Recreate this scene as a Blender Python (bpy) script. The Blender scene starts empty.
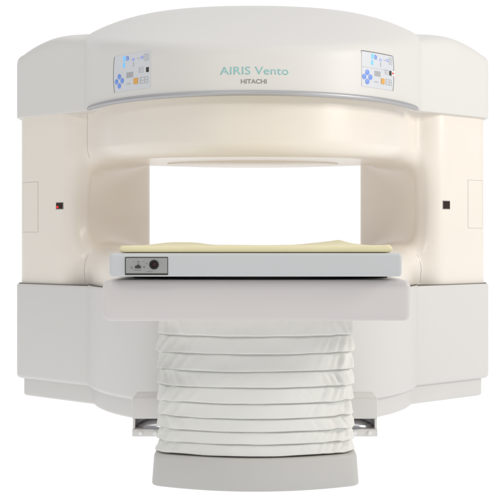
import bpy, bmesh, math, random
import numpy as np
from mathutils import Vector
random.seed(3)
C = bpy.context.scene.collection
sc = bpy.context.scene
H = 0.72            # eye height above the floor
CY = 4.57           # depth of the magnet axis
PI = math.pi

# ------------------------------------------------------------------ materials
def mat(name, col, rough=0.4, spec=0.5, metal=0.0, coat=0.0, var=0.02, scale=6.0, bump=0.0, bscale=300.0, coatr=0.1):
    m = bpy.data.materials.new(name); m.use_nodes = True
    nt = m.node_tree; b = nt.nodes['Principled BSDF']
    b.inputs['Roughness'].default_value = rough
    b.inputs['Specular IOR Level'].default_value = spec
    b.inputs['Metallic'].default_value = metal
    b.inputs['Coat Weight'].default_value = coat
    b.inputs['Coat Roughness'].default_value = coatr
    tc = nt.nodes.new('ShaderNodeTexCoord')
    n = nt.nodes.new('ShaderNodeTexNoise'); n.inputs['Scale'].default_value = scale; n.inputs['Detail'].default_value = 5
    nt.links.new(tc.outputs['Object'], n.inputs['Vector'])
    r = nt.nodes.new('ShaderNodeMix'); r.data_type = 'RGBA'
    c0 = [max(0, c*(1-var)) for c in col]; c1 = [min(1, c*(1+var)) for c in col]
    r.inputs['A'].default_value = (*c0, 1); r.inputs['B'].default_value = (*c1, 1)
    nt.links.new(n.outputs['Fac'], r.inputs['Factor'])
    nt.links.new(r.outputs['Result'], b.inputs['Base Color'])
    rr = nt.nodes.new('ShaderNodeMapRange')
    rr.inputs['To Min'].default_value = max(0, rough-0.05); rr.inputs['To Max'].default_value = rough+0.05
    nt.links.new(n.outputs['Fac'], rr.inputs['Value']); nt.links.new(rr.outputs['Result'], b.inputs['Roughness'])
    if bump:
        n2 = nt.nodes.new('ShaderNodeTexNoise'); n2.inputs['Scale'].default_value = bscale; n2.inputs['Detail'].default_value = 3
        nt.links.new(tc.outputs['Object'], n2.inputs['Vector'])
        bp = nt.nodes.new('ShaderNodeBump'); bp.inputs['Strength'].default_value = bump; bp.inputs['Distance'].default_value = 0.001
        nt.links.new(n2.outputs['Fac'], bp.inputs['Height']); nt.links.new(bp.outputs['Normal'], b.inputs['Normal'])
    return m
def emat(name, col, strength):
    m = mat(name, col, 0.3)
    b = m.node_tree.nodes['Principled BSDF']
    b.inputs['Emission Color'].default_value = (*col, 1); b.inputs['Emission Strength'].default_value = strength
    return m

M = dict(
    cream=mat('cream_lacquer', (.86, .802, .728), .36, .5, coat=.3, coatr=.13, var=.012, scale=3, bump=.12, bscale=260),
    cap=mat('white_shell', (.73, .715, .692), .42, .45, var=.012, scale=3, bump=.15, bscale=280),
    cover=mat('grey_white_cover', (.70, .688, .67), .45, .45, var=.014, scale=3, bump=.15, bscale=280),
    plinth=mat('plinth_paint', (.69, .68, .66), .5, .4, var=.02, scale=5, bump=.1),
    gasket=mat('gasket_and_gap_shade', (.15, .14, .13), .7, .3),
    seam=mat('panel_joint', (.50, .46, .43), .7, .2),
    silver=mat('silver_trim', (.47, .47, .49), .45, .5, metal=.5, var=.02),
    frame=mat('table_frame_paint', (.66, .625, .615), .45, .4, var=.014, bump=.12, bscale=280),
    top=mat('tabletop_plastic', (.565, .58, .59), .45, .4, var=.014, bump=.12, bscale=280),
    pad=mat('yellow_vinyl', (.775, .715, .46), .5, .35, var=.05, scale=9, bump=.2, bscale=120),
    bellows=mat('bellows_fabric', (.80, .80, .765), .8, .2, var=.02, scale=14, bump=.3, bscale=420),
    ped=mat('pedestal_paint', (.56, .55, .53), .5, .4, var=.015, bump=.12, bscale=280),
    black=mat('black_rubber', (.012, .011, .010), .6, .3),
    gap_shade=mat('gap_shade_dark', (.025, .023, .022), .6, .3),
    darkglass=mat('dark_window', (.028, .013, .009), .2, .5),
    red=emat('red_beam', (.8, .02, .02), .6),
    chrome=mat('chrome', (.62, .62, .64), .14, .5, metal=1.0, var=.02),
    darkmetal=mat('dark_metal', (.22, .22, .225), .35, .5, metal=.6),
    dock=mat('dock_plastic', (.69, .675, .65), .25, .5, coat=.3),
    panel=mat('panel_film', (.67, .69, .73), .35, .4, var=.01),
    edge=mat('edge_shade_and_print', (.24, .23, .22), .6, .3),  # also the dark colour for recess shadow beside the control panels
    cyan=emat('lit_cyan', (.18, .52, .95), .35),
    blue=mat('blue_button', (.20, .34, .84), .35, .4),
    violet=mat('violet_mark', (.42, .47, .86), .4, .4),
    orange=mat('orange_button', (.76, .42, .12), .4, .4),
    grey=mat('grey_print', (.46, .46, .47), .5, .3),
    lightgrey=mat('pale_print', (.50, .50, .52), .5, .3),
    dark=mat('dark_print', (.05, .05, .04), .5, .3),
    white=mat('white_tag', (.82, .82, .82), .4, .4),
    teal=mat('teal_print', (.27, .58, .58), .4, .4, var=.01),
    maker=mat('grey_letter_print', (.30, .29, .29), .4, .4),
    plate=mat('grey_socket_plate', (.36, .36, .36), .4, .5, metal=.3, var=.06, scale=40),
    maroon=mat('maroon_core', (.10, .03, .035), .4, .4),
)
fl = bpy.data.materials.new('shadowless_floor'); fl.use_nodes = True
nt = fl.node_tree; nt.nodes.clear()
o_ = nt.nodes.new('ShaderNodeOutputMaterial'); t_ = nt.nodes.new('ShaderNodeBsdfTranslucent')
t_.inputs['Color'].default_value = (1, 1, 1, 1); nt.links.new(t_.outputs[0], o_.inputs['Surface'])  # passes light from below only, so the floor glows without shadows

# ------------------------------------------------------------------ object helpers
def link(name, me, m, parent=None, smooth=True):
    o = bpy.data.objects.new(name, me); C.objects.link(o)
    if m is not None: me.materials.append(m)
    if smooth:
        for p in me.polygons: p.use_smooth = True
    if parent is not None: o.parent = parent
    return o
def mesh(name, vs, fs, m, parent=None, smooth=True, ang=35):
    me = bpy.data.meshes.new(name); me.from_pydata([tuple(map(float, v)) for v in vs], [], fs)
    bm = bmesh.new(); bm.from_mesh(me); bmesh.ops.recalc_face_normals(bm, faces=bm.faces)
    bm.to_mesh(me); bm.free(); me.update()
    o = link(name, me, m, parent, smooth)
    if smooth and ang: 
        me.set_sharp_from_angle(angle=math.radians(ang))
    return o
def thing(name, label, cat, loc):
    o = bpy.data.objects.new(name, None); C.objects.link(o); o.location = loc
    o['label'] = label; o['category'] = cat
    return o
class MB:
    """collects vertices and faces of one mesh (world coordinates)"""
    def __init__(s): s.v = []; s.f = []
    def add(s, vs, fs):
        n = len(s.v); s.v += [tuple(v) for v in vs]; s.f += [tuple(i+n for i in f) for f in fs]; return s
    def loops(s, loops, cap=True):
        n = len(loops[0]); vs = [p for l in loops for p in l]; fs = []
        for i in range(len(loops)-1):
            for j in range(n):
                k = (j+1) % n
                fs.append((i*n+j, i*n+k, (i+1)*n+k, (i+1)*n+j))
        if cap:
            fs.append(tuple(range(n-1, -1, -1))); fs.append(tuple(range((len(loops)-1)*n, len(loops)*n)))
        return s.add(vs, fs)
    def rbox(s, x0, x1, y0, y1, z0, z1, r=.004, seg=3):
        """box with rounded edges"""
        bm = bmesh.new(); bmesh.ops.create_cube(bm, size=1)
        for v in bm.verts:
            v.co = Vector(((x0+x1)/2+v.co.x*(x1-x0), (y0+y1)/2+v.co.y*(y1-y0), (z0+z1)/2+v.co.z*(z1-z0)))
        bmesh.ops.bevel(bm, geom=bm.edges[:], offset=r, segments=seg, affect='EDGES', profile=.5)
        bm.verts.index_update()
        s.add([v.co[:] for v in bm.verts], [tuple(v.index for v in f.verts) for f in bm.faces]); bm.free(); return s
    def tube(s, pts, r, n=8):
        loops = []
        for i, p in enumerate(pts):
            a = Vector(pts[max(0, i-1)]); b = Vector(pts[min(len(pts)-1, i+1)])
            t = (b-a).normalized(); u = t.orthogonal().normalized() if i == 0 else (u - t*u.dot(t)).normalized()
            w = t.cross(u)
            rr = r if not callable(r) else r(i/(len(pts)-1))
            loops.append([Vector(p)+u*math.cos(q)*rr+w*math.sin(q)*rr for q in [2*PI*k/n for k in range(n)]])
        return s.loops(loops)
    def build(s, name, m, parent, origin=(0, 0, 0), ang=35):
        o = np.array(origin)
        return mesh(name, [np.array(v)-o for v in s.v], s.f, m, parent, True, ang)

def outline(core, r, n=6):
    """convex counter-clockwise polygon grown by r with round corners"""
    out = []; k = len(core)
    for i in range(k):
        a, b, c = core[i-1], core[i], core[(i+1) % k]
        n1 = math.atan2(-(b[0]-a[0]), b[1]-a[1]); n2 = math.atan2(-(c[0]-b[0]), c[1]-b[1])
        while n2 < n1: n2 += 2*PI
        for j in range(n+1):
            t = n1+(n2-n1)*j/n
            out.append((b[0]+r*math.cos(t), b[1]+r*math.sin(t)))
    return out
def fillet_stations(z0, z1, r, e0, e1, n=5):
    """(z, grow) list of a prism whose two end edges are rounded by e0 and e1"""
    st = []
    if e0: st += [(z0+e0*(1-math.cos(t)), r-e0*(1-math.sin(t))) for t in [PI/2*i/n for i in range(n+1)]]
    else: st.append((z0, r))
    if e1: st += [(z1-e1*(1-math.sin(t)), r-e1*(1-math.cos(t))) for t in [PI/2*i/n for i in range(n+1)]]
    else: st.append((z1, r))
    return st

# ------------------------------------------------------------------ distance-field shells (soft blended mouldings)
def poly_sd(x, y, core):
    """signed distance to a counter-clockwise polygon"""
    d = np.full(x.shape, 1e9); inside = np.zeros(x.shape, bool)
    k = len(core)
    for i in range(k):
        ax, ay = core[i]; bx, by = core[(i+1) % k]
        ex, ey = bx-ax, by-ay; wx, wy = x-ax, y-ay
        t = np.clip((wx*ex+wy*ey)/(ex*ex+ey*ey), 0, 1)
        d = np.minimum(d, (wx-ex*t)**2+(wy-ey*t)**2)
        cond = (ay > y) != (by > y)
        with np.errstate(divide='ignore', invalid='ignore'):
            xi = (bx-ax)*(y-ay)/(by-ay if by != ay else 1e-12)+ax
        inside ^= cond & (x < xi)
    d = np.sqrt(d)
    return np.where(inside, -d, d)
def sst(t):
    t = np.clip(t, 0, 1)
    return t*t*(3-2*t)
def extr(d2, z, z0, z1, r):
    zc = (z0+z1)/2; hh = (z1-z0)/2
    a = d2+r; b = np.abs(z-zc)-hh+r
    return np.minimum(np.maximum(a, b), 0)+np.sqrt(np.maximum(a, 0)**2+np.maximum(b, 0)**2)-r
def smin(a, b, k):
    h = np.maximum(k-np.abs(a-b), 0)/k
    return np.minimum(a, b)-h*h*h*k/6
def smax(a, b, k): return -smin(-a, -b, k)
def grad(f, p, e=1e-4):
    g = np.empty_like(p)
    for i in range(3):
        q = p.copy(); q[:, i] += e; r = p.copy(); r[:, i] -= e
        g[:, i] = (f(q[:, 0], q[:, 1], q[:, 2])-f(r[:, 0], r[:, 1], r[:, 2]))/(2*e)
    return g
def sdf_object(name, f, lo, hi, h, m, parent):
    ax = [np.arange(lo[i], hi[i]+h, h) for i in range(3)]
    X, Y, Z = np.meshgrid(*ax, indexing='ij')
    V = f(X, Y, Z); S = V < 0
    nx, ny, nz = V.shape
    corners = [(i, j, k) for i in (0, 1) for j in (0, 1) for k in (0, 1)]
    cnt = sum(S[i:nx-1+i, j:ny-1+j, k:nz-1+k].astype(int) for i, j, k in corners)
    act = (cnt > 0) & (cnt < 8)
    ids = np.argwhere(act); idx = np.full(act.shape, -1); idx[act] = np.arange(len(ids))
    acc = np.zeros((len(ids), 3)); num = np.zeros(len(ids))
    edges = [(a, b) for a in corners for b in corners if sum(b)-sum(a) == 1 and all(q >= p for p, q in zip(a, b))]
    for a, b in edges:
        va = V[ids[:, 0]+a[0], ids[:, 1]+a[1], ids[:, 2]+a[2]]; vb = V[ids[:, 0]+b[0], ids[:, 1]+b[1], ids[:, 2]+b[2]]
        c = (va < 0) != (vb < 0)
        t = np.where(c, va/(np.where(c, va-vb, 1)), 0)[:, None]
        p = np.array(a)+t*(np.array(b)-np.array(a))
        acc[c] += p[c]; num[c] += 1
    P = (ids+acc/num[:, None])*h+np.array(lo)
    for _ in range(4):
        g = grad(f, P); v = f(P[:, 0], P[:, 1], P[:, 2]); g2 = np.maximum((g*g).sum(1), .2)
        step = (v/g2)[:, None]*g
        ln = np.linalg.norm(step, axis=1, keepdims=True); step *= np.minimum(1, .5*h/np.maximum(ln, 1e-9))
        P -= step
    faces = []
    for axn in range(3):
        o = [q for q in range(3) if q != axn]
        sl0 = [slice(None)]*3; sl1 = [slice(None)]*3
        sl0[axn] = slice(0, -1); sl1[axn] = slice(1, None)
        a, b = S[tuple(sl0)], S[tuple(sl1)]
        e = np.argwhere(a != b)
        e = e[(e[:, o[0]] > 0) & (e[:, o[1]] > 0) & (e[:, o[0]] < V.shape[o[0]]-1) & (e[:, o[1]] < V.shape[o[1]]-1)]
        flip = a[e[:, 0], e[:, 1], e[:, 2]]
        def cell(d0, d1):
            q = e.copy(); q[:, o[0]] += d0; q[:, o[1]] += d1
            return idx[q[:, 0], q[:, 1], q[:, 2]]
        quad = np.stack([cell(-1, -1), cell(0, -1), cell(0, 0), cell(-1, 0)], 1)
        if axn == 1: flip = ~flip
        quad[~flip] = quad[~flip][:, ::-1]
        faces.append(quad)
    F = np.concatenate(faces)
    N = grad(f, P); N /= np.maximum(np.linalg.norm(N, axis=1, keepdims=True), 1e-9)
    org = np.array(parent.location) if parent is not None else np.zeros(3)
    me = bpy.data.meshes.new(name); me.from_pydata((P-org).tolist(), [], F.tolist()); me.update()
    o = link(name, me, m, parent, True)
    me.normals_split_custom_set_from_vertices(N.tolist())
    return o

# ------------------------------------------------------------------ the scanner: plan shapes
def wing(s, grow, front=0.0, outer=1.093):
    """core polygon of one side column (counter-clockwise), s=+1 right, -1 left. front: face pulled back"""
    r = .05
    nx, ny = .576, -.818
    def on(px, py): return (px-nx*(front+r), py-ny*(front+r))
    a = on(.58, 4.255); b0 = on(.70, 4.34); ox = outer-r
    t = (ox-b0[0])/.818
    b = (ox, b0[1]+t*.576)
    pts = [a, b, (ox, 5.12), (.86, 5.26), (.50, 5.26)]
    if s < 0: pts = [(-x, y) for x, y in pts][::-1]
    return pts, r+grow

SC = thing('mri_scanner', 'large white and cream open medical scanner with a wide rectangular opening through its middle', 'medical scanner', (0, CY, 0))
ORG = (0, CY, 0)

# --- lower covers and plinth
for s in (-1, 1):
    core, r = wing(s, 0)
    mb = MB(); mb.loops([[(x, y, z) for x, y in outline(core, g)] for z, g in fillet_stations(.082, .5195, r, .022, .010)])
    mb.build('side_cover', M['cover'], SC, ORG, 50)
def disc(R, z0, z1, e0, e1, n=160, cy=CY):
    return [[(rr*math.sin(2*PI*i/n), cy-rr*math.cos(2*PI*i/n), z) for i in range(n)] for z, rr in fillet_stations(z0, z1, R, e0, e1)]
MB().loops(disc(.752, .079, .522, .022, .010)).build('front_cover', M['cover'], SC, ORG, 50)
pl = MB()
for s in (-1, 1):
    core, r = wing(s, 0, .026, 1.062)
    pl.loops([[(x, y, z) for x, y in outline(core, g)] for z, g in fillet_stations(0.001, .095, r, .012, 0)])
pl.loops(disc(.724, 0.0, .098, .012, 0)).build('plinth', M['plinth'], SC, ORG, 50)
# --- dark joint between covers and cream body
gk = MB()
for s in (-1, 1):
    core, r = wing(s, -.008)
    gk.loops([[(x, y, z) for x, y in outline(core, g)] for z, g in ((.50, r), (.5217, r))])
gk.loops(disc(.742, .50, .5242, 0, 0)).build('gasket', M['gasket'], SC, ORG, 50)

# --- cream body: two columns flowing into upper and lower pole
ZB = H+.325          # underside of the upper pole at its front
SL = .0405
def column_core(s):
    r = .078; f = .018
    nx, ny = .576, -.818
    a = (.878-nx*(f+r), 4.468-ny*(f+r))
    bx = 1.077-r; t = (bx-a[0])/.818
    b = (bx, a[1]+t*.576)
    back = .533 + (.012 if s > 0 else -.012)
    pts = [(a[0]-.018, a[1]+.015), a, b, (bx, 5.08), (back+r+.01, 5.08), (back+r, 5.06)]
    if s < 0: pts = [(-x, y) for x, y in pts][::-1]
    return pts, r
COL = [column_core(-1), column_core(1)]
def f_cols(x, y, z):
    d = None
    for core, r in COL:
        q = extr(poly_sd(x, y, core)-r, z, .49, 1.31, .01)
        d = q if d is None else np.minimum(d, q)
    return d
def rad(x, y, R): return np.sqrt(x*x+(y-CY)**2)-R
def f_up(x, y, z):
    zz = z-SL*(y-3.9)
    return extr(rad(x, y, .702), zz, ZB, 1.45, .065)
def f_low(x, y, z): return extr(rad(x, y, .722), z, .30, H-.035, .11)
def kblend(y, z): return .04+.25*sst((5.06-y)/.68)*(.66+.26*sst((z-.50)/.20))
def f_body(x, y, z):
    k = kblend(y, z)
    d = smin(f_cols(x, y, z), f_up(x, y, z), k)
    d = smin(d, f_low(x, y, z), k)
    return np.maximum(np.maximum(d, z-1.300), .505-z)
sdf_object('body_shell', f_body, (-1.12, 3.80, .48), (1.12, 5.34, 1.33), .0115, M['cream'], SC)

# --- panel joints where pole housings meet the columns
def seam_curve(f_pole, zs, s):
    pts = []; p = np.array([.70*s, 4.36])
    for z in zs:
        for _ in range(25):
            def F(q):
                a = np.array([q[0]]), np.array([q[1]]), np.array([z])
                return np.array([(f_pole(*a)-f_cols(*a))[0], f_body(*a)[0]])
            f0 = F(p); e = 1e-4
            J = np.stack([(F(p+[e, 0])-f0)/e, (F(p+[0, e])-f0)/e], 1)
            if abs(np.linalg.det(J)) < 1e-3: break
            d = np.linalg.solve(J, f0); l = np.linalg.norm(d)
            p = p-d*min(1, .03/max(l, 1e-9))
        pts.append((p[0], p[1], z))
    return pts
for s in (-1, 1):
    if s < 0: MB().tube(seam_curve(f_up, np.linspace(1.285, 1.085, 24), s), .0011, 6).build('panel_seam', M['seam'], SC, ORG)
    MB().tube(seam_curve(f_low, np.linspace(.53, .655, 18), s), .0011, 6).build('panel_seam', M['seam'], SC, ORG)

# --- pole face plate under the upper pole
pf = MB(); n = 96; R = .40; cy = 4.70
ring = lambda rr, dz: [(rr*math.sin(2*PI*i/n), cy-rr*math.cos(2*PI*i/n), ZB+SL*(cy-rr*math.cos(2*PI*i/n)-3.9)+dz) for i in range(n)]
pf.loops([ring(R, .01), ring(R, -.003), ring(R-.004, -.006)]).build('pole_face', M['cream'], SC, ORG, 40)

# --- caps
ZC = H+.566; RC = .763
def roof(x, y):
    """domed top: climbs from the low front brow, then eases off to level"""
    return H+.735+.475*ease(y, 4.52)-.10*x*x-.25*x**4
def ease(y, yf):
    t = y-yf
    return np.where(t <= -.15, y, yf-.15+.15*(1-np.clip(1-(t+.15)/.30, 0, 1)**2))-3.80
def wroof(x, y):
    q = np.abs(x)
    return H+.768+.385*ease(y, 4.52+.10*q)-.165*x*x-.034*sst((.90-q)/.26)-.03*np.clip((q-.88)/.18, 0, 1)**2
def cut_bottom(o, z):
    """slice the shell off flat, with a small rounded lip"""
    me = o.data; bm = bmesh.new(); bm.from_mesh(me)
    bmesh.ops.bisect_plane(bm, geom=bm.verts[:]+bm.edges[:]+bm.faces[:], plane_co=(0, 0, z), plane_no=(0, 0, -1), clear_outer=True)
    rim = [e for e in bm.edges if e.is_boundary]
    org = [v for v in {v for e in rim for v in e.verts}]
    ex = bmesh.ops.extrude_edge_only(bm, edges=rim)
    nv = [g for g in ex['geom'] if isinstance(g, bmesh.types.BMVert)]
    cx = sum(v.co.x for v in nv)/len(nv); cy = sum(v.co.y for v in nv)/len(nv)
    for v in nv:
        d = Vector((v.co.x-cx, v.co.y-cy, 0)).normalized()
        v.co -= d*.003; v.co.z -= .003
    ne = [g for g in ex['geom'] if isinstance(g, bmesh.types.BMEdge)]
    bmesh.ops.holes_fill(bm, edges=ne, sides=0)
    bmesh.ops.recalc_face_normals(bm, faces=bm.faces)
    bm.to_mesh(me); bm.free()
    for p in me.polygons: p.use_smooth = True
    me.set_sharp_from_angle(angle=math.radians(30))
def f_cap(x, y, z):
    side = rad(x, y, RC)
    return smax(side, (z-roof(x, y))*.91, .06)
cut_bottom(sdf_object('top_cap', f_cap, (-.82, 3.76, ZC-.10), (.82, 5.38, H+1.12), .0125, M['cap'], SC), ZC+.003)
for s in (-1, 1):
    core, r = wing(s, 0)
    def f_wcap(x, y, z, core=core, r=r):
        return smax(poly_sd(x, y, core)-r, (z-wroof(x, y))*.93, .05)
    lo = (-1.13, 4.2, ZC-.10) if s < 0 else (.40, 4.2, ZC-.10)
    hi = (-.40, 5.36, H+1.12) if s < 0 else (1.13, 5.36, H+1.12)
    cut_bottom(sdf_object('side_cap', f_wcap, lo, hi, .011, M['cap'], SC), ZC)

# --- silver trim under the cap
def cyl(th, z, R=RC):
    return (R*math.sin(th), CY-R*math.cos(th), z)
tr = MB(); loops = []
A = math.radians(68); n = 120
for i in range(n+1):
    th = -A+2*A*i/n
    e = min(i, n-i)/4.0
    k = 1 if e >= 1 else math.sqrt(max(1-(1-e)**2, .03))
    zc = ZC-.006; loops.append([cyl(th, zc+.0105*k*math.sin(q), RC+.001+.010*k*math.cos(q)) for q in [2*PI*j/14 for j in range(14)]])
tr.loops(loops).build('silver_trim', M['silver'], SC, ORG, 60)

# --- lettering on the cap
def lettering(name, text, x0, x1, zbase, cap_h, m, bold=0.0):
    cu = bpy.data.curves.new(name+'_outline', 'FONT'); cu.body = text; cu.size = 1.0; cu.offset = bold; cu.resolution_u = 6
    ob = bpy.data.objects.new(name+'_outline', cu); C.objects.link(ob)
    dg = bpy.context.evaluated_depsgraph_get(); me = bpy.data.meshes.new_from_object(ob.evaluated_get(dg))
    bpy.data.objects.remove(ob); bpy.data.curves.remove(cu)
    xs = [v.co.x for v in me.vertices]; ys = [v.co.y for v in me.vertices]
    bm = bmesh.new(); bm.from_mesh(me)
    bmesh.ops.triangulate(bm, faces=bm.faces)
    ex = bmesh.ops.extrude_face_region(bm, geom=bm.faces[:])
    top = {v for v in ex['geom'] if isinstance(v, bmesh.types.BMVert)}
    for v in bm.verts:
        x = x0+(v.co.x-min(xs))/(max(xs)-min(xs))*(x1-x0)
        z = zbase+v.co.y/max(ys)*cap_h
        p = cyl(x/RC, z, RC+.0012 if v in top else RC-.001)
        v.co = Vector(p)-Vector(ORG)
    bmesh.ops.recalc_face_normals(bm, faces=bm.faces)
    bm.to_mesh(me); bm.free()
    return link(name, me, m, SC, False)
lo = lettering('model_lettering', 'AIRIS Vento', -.1250, .1370, H+.6305, .0295, M['teal'], -.006)
lo['label'] = 'thin teal lettering on the front of the cap'
lo = lettering('maker_lettering', 'HITACHI', -.0446, .0533, H+.596, .0165, M['maker'], .012)
lo['label'] = 'small bold grey lettering under the teal line'

# --- control panels (curved films with keys), u 0..1 left to right, v 0..1 top to bottom
def patch(mb, th0, th1, z0, z1, R0, R1, cut=0.0, n=10):
    """curved plate on the cap"""
    vs = []; fs = []
    for R in (R0, R1):
        for j in (0, 1):
            for i in range(n+1): vs.append(cyl(th0+(th1-th0)*i/n, (z0, z1)[j], R))
    w = n+1
    for i in range(n):
        fs.append((2*w+i, 2*w+i+1, 3*w+i+1, 3*w+i)); fs.append((i, w+i, w+i+1, i+1))
        fs.append((i, i+1, 2*w+i+1, 2*w+i)); fs.append((w+i, 3*w+i, 3*w+i+1, w+i+1))
    fs.append((0, 2*w, 3*w, w)); fs.append((n, w+n, 3*w+n, 2*w+n))
    return mb.add(vs, fs)
def th_of(off):
    """angle on the cap seen at this sideways slope from the camera's distance"""
    a, b = -1.2, 1.2
    for _ in range(50):
        m = (a+b)/2
        if RC*math.sin(m) < off*(CY-RC*math.cos(m)): a = m
        else: b = m
    return a
def control_panel(t0, t1, zt, zb, outer, full):
    t0, t1 = th_of(t0), th_of(t1)
    U = lambda u: t0+(t1-t0)*u
    Vv = lambda v: zt+(zb-zt)*v
    # plate with rounded outer edge
    vs = []; k = 24
    def bulge(v): return .035*(1-(2*v-1)**2)
    base = MB(); w = 13; grid = []
    for R in (RC-.0015, RC+.0022):
        for j in range(k+1):
            v = j/k
            a, b = (0-bulge(v), 1) if outer < 0 else (0, 1+bulge(v))
            for i in range(w): vs.append(cyl(U(a+(b-a)*i/(w-1)), Vv(v), R))
    fs = []; L = (k+1)*w
    for j in range(k):
        for i in range(w-1):
            q = (j*w+i, j*w+i+1, (j+1)*w+i+1, (j+1)*w+i)
            fs.append(tuple(a+L for a in q)); fs.append(q[::-1])
    for i in range(w-1):
        fs.append((i, i+1, L+i+1, L+i)); fs.append((k*w+i+1, k*w+i, L+k*w+i, L+k*w+i+1))
    for j in range(k):
        fs.append((j*w, L+j*w, L+(j+1)*w, (j+1)*w)); e = w-1
        fs.append((j*w+e, (j+1)*w+e, L+(j+1)*w+e, L+j*w+e))
    P = base.add(vs, fs).build('control_panel', M['panel'], SC, ORG, 30)
    side = 0 if outer < 0 else 1
    ed = MB(); ed.tube([cyl(U(side+outer*(bulge(v)+.012)), Vv(v), RC+.001) for v in [i/16 for i in range(17)]], .0022, 8)  # dark tubes painting in the recess shadow along the panel's edges
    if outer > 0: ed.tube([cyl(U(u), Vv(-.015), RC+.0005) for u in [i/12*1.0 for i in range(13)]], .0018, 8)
    ed.build('recess_shade', M['edge'], P, ORG)
    def block(name, m, rects, R=RC+.0035):
        mb = MB()
        for (u, v, wu, hv) in rects: patch(mb, U(u-wu/2), U(u+wu/2), Vv(v+hv/2), Vv(v-hv/2), RC+.0022, R, n=3)
        return mb.build(name, m, P, ORG, 30)
    block('display_digit', M['cyan'], [(.31, .105, .06, .135)])
    block('display_digit', M['cyan'], [(.30, .285, .06, .125)])
    block('display_digit', M['blue'], [(.395, .07, .03, .03), (.385, .12, .022, .12), (.43, .12, .02, .10), (.41, .165, .05, .025)][:3 if outer < 0 else 4])
    block('display_mark', M['violet'], [(.565, .17, .07, .06)]); block('display_mark', M['violet'], [(.80, .15, .07, .07)])
    block('display_print', M['lightgrey'], [(.91, .07+.055*i, .12, .022) for i in range(4)])
    block('display_print', M['lightgrey'], [(.70, .16, .05, .02)]); block('display_print', M['lightgrey'], [(.57, .30, .015, .14)]); block('display_print', M['lightgrey'], [(.43, .82, .12, .025)])
    if full: block('divider_line', M['lightgrey'], [(.5, .44, .98, .012)], RC+.0028)
    for u, v in ((.155, .585), (.065, .715), (.245, .71), (.155, .845)):
        c = U(u); z = Vv(v); r = .0098; nn = 20
        loops = [[cyl(c+rr*math.sin(2*PI*i/nn)/RC, z+rr*math.cos(2*PI*i/nn)*1.05, R) for i in range(nn)] for rr, R in ((r, RC+.0015), (r, RC+.0042), (r*.8, RC+.0052))]
        MB().loops(loops).build('arrow_button', M['blue'], P, ORG, 40)
    g = []
    for i in range(4):
        for j in range(3): g.append((.392+.05*i, .53+.052*j, .040, .040))
    block('keypad', M['grey'], g)
    block('orange_button', M['orange'], [(.635, .775, .11, .155)], RC+.005)
    g = []
    for uu, vv in ((.79, .775), (.90, .775)):
        g += [(uu, vv-.08, .085, .016), (uu, vv, .085, .016), (uu, vv+.08, .085, .016), (uu-.04, vv, .012, .16)]
    g += [(.945, .775, .012, .16)]
    block('key_outline', M['lightgrey'], g)
    g = [(.78, .43+.0, .12, .014), (.78, .55, .12, .014), (.725, .49, .012, .13), (.80, .49, .10, .014)]
    block('key_outline', M['lightgrey'], g)
    block('status_window', M['dark'], [(.935 if outer < 0 else .905, .50, .065, .13)])
    if outer > 0:
        block('tag', M['white'], [(.99, .50, .10, .15)], RC+.0065)
        block('tag_mark', M['red'], [(.98, .50, .05, .05)], RC+.0072)
    return P
p = control_panel(-.1375, -.1022, H+.741, H+.597, -1, False)
p['label'] = 'key panel with blue arrow keys at the left of the cap'
p = control_panel(.1088, .1395, H+.744, H+.605, 1, True)
p['label'] = 'key panel with a small white tag at the right of the cap'

# --- marker windows and access panels on the columns (placed on the surface along its own normal)
def on_body(q, d):
    q = np.array(q, float); d = np.array(d, float); d /= np.linalg.norm(d)
    for _ in range(60):
        v = f_body(np.array([q[0]]), np.array([q[1]]), np.array([q[2]]))[0]
        q = q+d*v*.9
        if abs(v) < 1e-5: break
    return q
def face_point(s, along, z, off=0.0):
    """point on the sloping column front; along = metres outwards from its inner end"""
    base = np.array([(.70+.818*along)*s, 4.34+.576*along, z]); nrm = np.array([.576*s, -.818, 0])
    p = on_body(base+nrm*.15, -nrm)
    g = grad(f_body, p[None])[0]; g /= np.linalg.norm(g)
    return p+g*off
def face_at(s, px_off):
    lo, hi = .19, .46
    for _ in range(40):
        m = (lo+hi)/2; p = face_point(s, m, H)
        if abs(p[0])/p[1] < px_off: lo = m
        else: hi = m
    return lo
def face_plate(name, m, parent, s, a0, a1, z0, z1, off0, off1, n=6):
    vs = []
    for off in (off0, off1):
        for z in (z0, z1):
            for i in range(n+1): vs.append(face_point(s, a0+(a1-a0)*i/n, z, off))
    w = n+1; fs = []
    for i in range(n):
        fs += [(2*w+i, 2*w+i+1, 3*w+i+1, 3*w+i), (i, w+i, w+i+1, i+1), (i, i+1, 2*w+i+1, 2*w+i), (w+i, 3*w+i, 3*w+i+1, w+i+1)]
    fs += [(0, 2*w, 3*w, w), (n, w+n, 3*w+n, 2*w+n)]
    return MB().add(vs, fs).build(name, m, parent, ORG, 30)
for s, x0, x1, yt, yb in ((-1, .1962, .1902, 203, 208.6), (1, .1908, .1968, 201.3, 208.5)):
    a0, a1 = sorted((face_at(s, x0), face_at(s, x1)))
    dm = face_point(s, a0, H)[1]
    z1, z0 = H+(240-yt)/1000*dm, H+(240-yb)/1000*dm
    f = face_plate('marker_window', M['edge'], SC, s, a0-.003, a1+.003, z0-.003, z1+.003, -.004, .0012)
    face_plate('lens', M['darkglass'], f, s, a0, a1, z0, z1, -.004, .002)
    if s < 0: face_plate('beam', M['red'], f, s, a1-.014, a1-.002, z0+.002, z0+.012, -.004, .0026)
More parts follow.
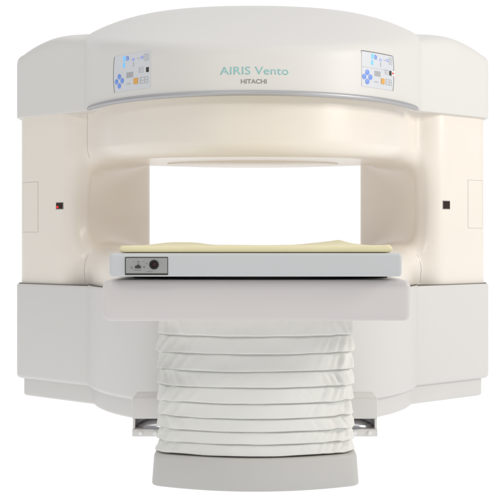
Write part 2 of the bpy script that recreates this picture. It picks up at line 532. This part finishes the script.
for s, xi, xo, yt, yb in ((-1, .2147, .2300, 182, 232), (1, .2153, .2306, 180, 228)):
    a0, a1 = face_at(s, xi), face_at(s, xo)
    dm = face_point(s, a0, H)[1]
    z1, z0 = H+(240-yt)/1000*dm, H+(240-yb)/1000*dm
    corners = [face_point(s, a0, z0+(z1-z0)*i/12, 0) for i in range(13)]
    pathp = [face_point(s, a0+(a1-a0)*i/12, z1, 0) for i in range(13)]
    pathb = [face_point(s, a0+(a1-a0)*i/12, z0, 0) for i in range(13)]
    side = [face_point(s, a1, z0+(z1-z0)*i/12, 0) for i in range(13)]
    ap = face_plate('access_panel', M['cream'], SC, s, a0, a1, z0, z1, -.004, .0008, 10)
    MB().tube(corners, .0011, 6).tube(pathp, .0011, 6).tube(pathb, .0011, 6).tube(side, .0011, 6).build('panel_gap', M['seam'], ap, ORG)

# ------------------------------------------------------------------ the patient table
TX = .0079
TORG = (TX, 3.207, 0)
T = thing('patient_table', 'grey white patient table on a pleated white bellows column with an oval foot', 'patient table', TORG)
def barrel(a, yf, sag, yb, r, n=8):
    """plan with a bowed front and back and rounded corners: core polygon for outline()"""
    q = a-r; N = 48; pts = [(TX-q+2*q*i/N, yf+r+sag*((-1+2*i/N)**2)) for i in range(N+1)]
    pts += [(TX+q-2*q*i/N, yb-r-sag*((-1+2*i/N)**2)) for i in range(N+1)]
    return pts
FC = barrel(.306, 2.858, .060, 3.555, .045)
lv = [(.0, .043), (.004, .045)]+[(.090-.008*(1-math.sin(t)), .039-.008*(1-math.cos(t))) for t in [PI/2*i/5 for i in range(6)]]
MB().loops([[(x, y, z) for x, y in outline(FC, r, 5)] for z, r in lv]).build('foot', M['ped'], T, TORG, 50)

# bellows
def vnoise(x, seed=0):
    i = math.floor(x); f = x-i; f = f*f*(3-2*f)
    h = lambda k: (math.sin(k*127.1+seed*311.7)*43758.5453) % 1.0
    return h(i)*(1-f)+h(i+1)*f
ys_px = [317, 337, 354.5, 372, 388, 404, 419, 432, 444.5, 456]
zs = [H-(y-240)/1000*2.9 for y in ys_px]
BC = barrel(.288, 2.890, .052, 3.545, .060)
def resample(pts, K):
    P = np.array(pts+[pts[0]]); L = np.concatenate([[0], np.cumsum(np.linalg.norm(np.diff(P, axis=0), axis=1))])
    u = np.linspace(0, L[-1], K, endpoint=False)
    return np.stack([np.interp(u, L, P[:, 0]), np.interp(u, L, P[:, 1])], 1)
K = 520; SUB = 16
RING = resample(outline(BC, .060, 10), K)
TAN = np.roll(RING, -1, 0)-np.roll(RING, 1, 0); TAN /= np.linalg.norm(TAN, axis=1, keepdims=True)
NRM = np.stack([TAN[:, 1], -TAN[:, 0]], 1)
NP = len(zs)-1; bl = []
for p in range(NP):
    z1, z0 = zs[p], zs[p+1]
    for q in range(SUB+(1 if p == NP-1 else 0)):
        t = q/SUB; loop = []
        for i in range(K):
            (x, y), (nx, ny) = RING[i], NRM[i]
            th = 2*PI*i/K
            d = math.hypot(abs(x-TX)-.285, (y-2.945 if y < 3.2 else y-3.485))
            corner = math.exp(-(d/.075)**2)
            near = math.exp(-(d/.17)**2)
            # cloth leans outwards to a rolled lower edge, then tucks in under it
            if t < .08: o = -.009+.008*math.sin(PI/2*t/.08)
            elif t < .90: o = -.001+.0048*((t-.08)/.82)**1.1
            elif t < .95: o = .0038
            else: o = .0038-.0125*((t-.95)/.05)**1.4
            o += corner*.008*(t*t-.3) if t < .95 else corner*.0056*(1-(t-.95)/.05)
            env = math.sin(PI*min(1, t/.94))
            fold = vnoise(th*30+t*(2.2 if p % 3 else -1.6)+p*11.3, p+5)-.5
            fold2 = vnoise(th*75-t*7+p*3.7, p+17)-.5
            o += (corner*.018*fold+near*.0018*fold+near*.0014*fold2)*(.2+.8*env)*(1.0 if x > 0 else .7)
            o += corner*.012*(vnoise(p*3.1, 2 if x > 0 else 8)-.35)*t
            o += .0030*(vnoise(th*5+p*5.3, 3)-.5)*env+.0010*(vnoise(th*19+p*5+t*2, 9)-.5)*env
            dz = 0 if (p == 0 and q == 0) or (p == NP-1 and q == SUB) else .0026*(vnoise(th*5+p*2.3+t, 21)-.5)+corner*.006*(vnoise(th*16+p*4.1+t, 31)-.3)
            if p == NP-1: o += .003*t
            loop.append((x+nx*o, y+ny*o, z1+(z0-z1)*t+dz))
        bl.append(loop)
MB().loops(bl).build('bellows', M['bellows'], T, TORG, 0)
MB().loops([[(x, y, z) for x, y in outline(BC, .040, 5)] for z in (.07, .110)]).build('gap_shade_ring', M['gasket'], T, TORG, 50)  # dark ring standing in for the shadow line under the bellows

# frame and tabletop: rounded section drawn in x,z and run along depth
def bar(x0, x1, z0, z1, y0, y1, r, e0, e1):
    core = [(x0+r, z0+r), (x1-r, z0+r), (x1-r, z1-r), (x0+r, z1-r)]
    return MB().loops([[(x, y, z) for x, z in outline(core, max(g, .0005))] for y, g in fillet_stations(y0, y1, r, e0, e1)])
F = bar(TX-.415, TX+.420, H-.2195, H-.1085, 2.70, 3.805, .020, .014, .01).build('table_frame', M['frame'], T, TORG, 50)
F['label'] = 'thick pinkish white beam under the tabletop'
MB().loops([[(x+.014, y, z) for x, y in outline(barrel(.365, 2.745, .10, 3.79, .03), .03, 4)] for z in (H-.112, H-.092)]).build('gap_shade_strip', M['gap_shade'], T, TORG, 40)  # dark strip set in the gap to stand for shade under the tabletop
MB().loops(bar(TX-.390, TX+.390, H-.0975, H-.035, 2.66, 3.835, .010, .009, .008).v and [[(x, y, z) for x, z in outline([(TX-.380, H-.0875), (TX+.380, H-.0875), (TX+.380, H-.045), (TX-.380, H-.045)], max(g, .0005))] for y, g in fillet_stations(2.66, 3.835, .010, .009, .008)]).build('tabletop', M['top'], T, TORG, 50)
# socket plate on the tabletop's end
px = lambda x, D=2.66: (x-252.7)/1000*D
pz = lambda y, D=2.66: H+(240-y)/1000*D
Y = 2.66
S = MB().rbox(px(125), px(168), Y-.0025, Y+.004, pz(275.2), pz(257), .0012, 2).build('socket_plate', M['dark'], T, TORG)
S['label'] = 'small dark edged socket plate at the left end of the tabletop'
MB().rbox(px(126), px(167.3), Y-.0035, Y+.003, pz(273.2), pz(258), .0006, 1).build('plate_face', M['plate'], S, TORG)
def knob(cx, cz, r, y0, y1, name, m, e=.0015):
    n = 28
    st = [(y0, r), (y1+e, r), (y1, r-e), (y1, r*.55), (y1+.003, r*.45)]
    MB().loops([[(cx+rr*math.cos(2*PI*i/n), y, cz+rr*math.sin(2*PI*i/n)) for i in range(n)] for y, rr in st]).build(name, m, S, TORG, 40)
knob(px(154.2), pz(264.6), .0125, Y-.002, Y-.008, 'round_socket', M['black'])
knob(px(154.6), pz(264.2), .0045, Y-.002, Y-.0065, 'socket_core', M['maroon'], .0008)
sw = MB(); sw.rbox(px(135.2), px(141), Y-.0065, Y-.002, pz(268.2), pz(266), .0006, 1)
sw.rbox(px(137), px(139.6), Y-.0075, Y-.002, pz(266.4), pz(264.8), .0006, 1).build('slide_switch', M['dark'], S, TORG)
pr = MB()
for (x, y, w, h) in ((138.5, 261.6, 3, 1.2), (138.5, 263.2, 1.6, .7), (131.8, 266.6, 2, .8), (131.8, 268.2, 2.6, .8), (144.2, 267, 2, 2), (146.5, 263.5, 1.6, .7), (133.5, 261.3, 1.2, .8), (143.8, 261.4, 1.2, .8), (150, 271.6, 6, .6), (137.5, 270.2, 8, .5)):
    pr.rbox(px(x-w/2), px(x+w/2), Y-.0041, Y-.003, pz(y+h/2), pz(y-h/2), .0002, 1)
pr.build('plate_print', M['edge'], S, TORG)

# docking base between table and scanner
D0 = 3.655
db = bar(TX-.449, TX+.449, .066, .143, D0, 3.805, .005, .004, .003); db.build('dock_block', M['dock'], T, TORG, 50)
MB().rbox(TX-.448, TX+.448, D0-.004, 3.79, .002, .0285, .003, 2).build('dock_rail', M['dock'], T, TORG)
MB().rbox(TX-.445, TX+.445, D0+.055, 3.78, .0285, .066, .001, 1).build('dock_core', M['darkmetal'], T, TORG)
for s in (-1, 1):
    MB().rbox(TX+s*.4425-.004, TX+s*.4425+.004, D0+.002, D0+.06, .0285, .066, .001, 1).build('end_plate', M['dock'], T, TORG)
    # chrome quarter dome beside the column
    cx = TX+s*.330; loops = []
    for j in range(9):
        ph = PI/2*j/8; rr = .106*math.cos(ph)+.0006; z = .029+.036*math.sin(ph)
        loops.append([(cx+rr*math.cos(2*PI*i/40), D0+.052+rr*.55*math.sin(2*PI*i/40), z) for i in range(40)])
    MB().loops(loops).build('wheel_cover', M['chrome'], T, TORG, 60)
    for bx in ((140.5, 155) if s < 0 else (354.5, 369.5)):
        x = (bx-252.7)/1000*(D0-.004); n = 16
        MB().loops([[(x+rr*math.cos(2*PI*i/n), y, .0155+rr*math.sin(2*PI*i/n)) for i in range(n)] for y, rr in ((D0, .0085), (D0-.008, .0085), (D0-.0105, .006))]).build('bolt_head', M['white'], T, TORG, 50)

# ------------------------------------------------------------------ yellow mattress pad lying on the tabletop
PO = (TX, 2.68, H-.0348)
loops = []
hw = .367; y0, y1 = 2.672, 3.825
def pad_lift(u, v):          # u -1..1 across, v 0 near .. 1 far
    l = 0
    far = max(0, (v-.55)/.45)
    if u > 0: l += far*.0160*(max(0, min(1, (u-.40)/.45))**1.3)*(1-.75*max(0, min(1, (u-.86)/.10))**2)
    else: l += far*.0085*math.exp(-((u+.74)/.24)**4)
    l -= far*.004*math.exp(-(u/.5)**2)
    near = max(0, 1-v/.25)
    l += near*(.0035*math.exp(-((u-1)/.06)**2)+.0015*math.exp(-((u+1)/.08)**2))
    l += .0016*(vnoise(u*4+2, 4)-.5)+.0012*(vnoise(u*9+v*3, 6)-.5)
    return l
NU = 90
ysn = [0, .002, .006, .012]+[.012+(y1-y0-.024)*i/46 for i in range(1, 47)]+[y1-y0-.006, y1-y0-.002, y1-y0]
for yy in ysn:
    v = yy/(y1-y0); e = min(yy, y1-y0-yy, .012)/.012
    k = math.sqrt(max(1-(1-e)**2, .02)); th = .0180
    half = th/2*(.45+.55*k); w = hw-.010*(1-k)
    top = []; bot = []
    for i in range(NU+1):
        u = -1+2*i/NU
        edge = min(1, (1-abs(u))*hw/.010); ek = math.sqrt(max(1-(1-edge)**2, 0.02))
        x = u*w
        zc = .0098; lf = pad_lift(u, v)
        top.append((TX+x, y0+yy, H-.0348+zc+half*ek+lf)); bot.append((TX+x, y0+yy, H-.0348+zc-half*ek+max(0, lf-.002)*.0))
    loops.append(top+bot[::-1])
pad = MB().loops(loops).build('mattress_pad', M['pad'], None, PO, 60)
pad.location = PO
pad['label'] = 'thin pale yellow mattress pad lying on the tabletop'; pad['category'] = 'mattress pad'

# ------------------------------------------------------------------ setting: added translucent floor, lit white from below by the world so no shadow shows
g = 60
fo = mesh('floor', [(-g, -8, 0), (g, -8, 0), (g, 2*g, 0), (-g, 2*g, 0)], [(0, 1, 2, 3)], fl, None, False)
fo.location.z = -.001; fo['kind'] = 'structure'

# ------------------------------------------------------------------ light: white studio, bright backdrop, dimmer room behind the camera
w = bpy.data.worlds.new('World'); sc.world = w; w.use_nodes = True
nt = w.node_tree; bg = nt.nodes['Background']
tc = nt.nodes.new('ShaderNodeTexCoord'); sp = nt.nodes.new('ShaderNodeSeparateXYZ'); nt.links.new(tc.outputs['Generated'], sp.inputs[0])
def mrange(src, a, b):
    m = nt.nodes.new('ShaderNodeMapRange'); m.interpolation_type = 'SMOOTHSTEP'
    m.inputs['From Min'].default_value = a; m.inputs['From Max'].default_value = b
    nt.links.new(src, m.inputs['Value']); return m.outputs['Result']
rear = mrange(sp.outputs['Y'], .40, .80); below = mrange(sp.outputs['Z'], .02, -.06)  # below: world brightened under the floor so the sheet shows white
mx = nt.nodes.new('ShaderNodeMath'); mx.operation = 'MAXIMUM'; nt.links.new(rear, mx.inputs[0]); nt.links.new(below, mx.inputs[1])
mr = nt.nodes.new('ShaderNodeMapRange'); above = mrange(sp.outputs['Z'], .55, .85)
m2 = nt.nodes.new('ShaderNodeMath'); m2.operation = 'MAXIMUM'; nt.links.new(mx.outputs[0], m2.inputs[0]); nt.links.new(above, m2.inputs[1])
nt.links.new(m2.outputs[0], mr.inputs['Value'])
mr.inputs['To Min'].default_value = .37; mr.inputs['To Max'].default_value = 1.06
bg.inputs['Color'].default_value = (1, 1, 1, 1)
nt.links.new(mr.outputs['Result'], bg.inputs['Strength'])

def area(name, loc, aim, size, sy, power, col):
    l = bpy.data.lights.new(name, 'AREA'); l.shape = 'RECTANGLE'; l.size = size; l.size_y = sy; l.energy = power; l.color = col
    o = bpy.data.objects.new(name, l); C.objects.link(o); o.location = loc
    o.rotation_euler = (Vector(aim)-Vector(loc)).to_track_quat('-Z', 'Y').to_euler()
    return o
area('softbox', (3.8, 2.0, 2.5), (.4, 4.4, .8), 1.4, 1.4, 76, (1, .955, .89))
area('glint_light', (-.60, .9, 2.3), (.8, 4.4, .6), .28, .42, 6, (1, .97, .93))  # this and the next: small added lamps for glints on the right column
area('glint_light', (-1.35, .9, 2.25), (.8, 4.4, .6), .28, .42, 6, (1, .97, .93))

# ------------------------------------------------------------------ camera
cam = bpy.data.cameras.new('camera'); co = bpy.data.objects.new('camera', cam); C.objects.link(co)
co.location = (0, 0, H); co.rotation_euler = (PI/2, 0, 0)
cam.sensor_width = 36; cam.lens = 72; cam.shift_x = -.0054; cam.shift_y = -.02; cam.clip_end = 500; cam.clip_start = .05
sc.camera = co
sc.view_settings.view_transform = 'Standard'; sc.view_settings.look = 'None'
sc.view_settings.exposure = 0; sc.view_settings.gamma = 1
sc.cycles.max_bounces = 10; sc.cycles.diffuse_bounces = 6
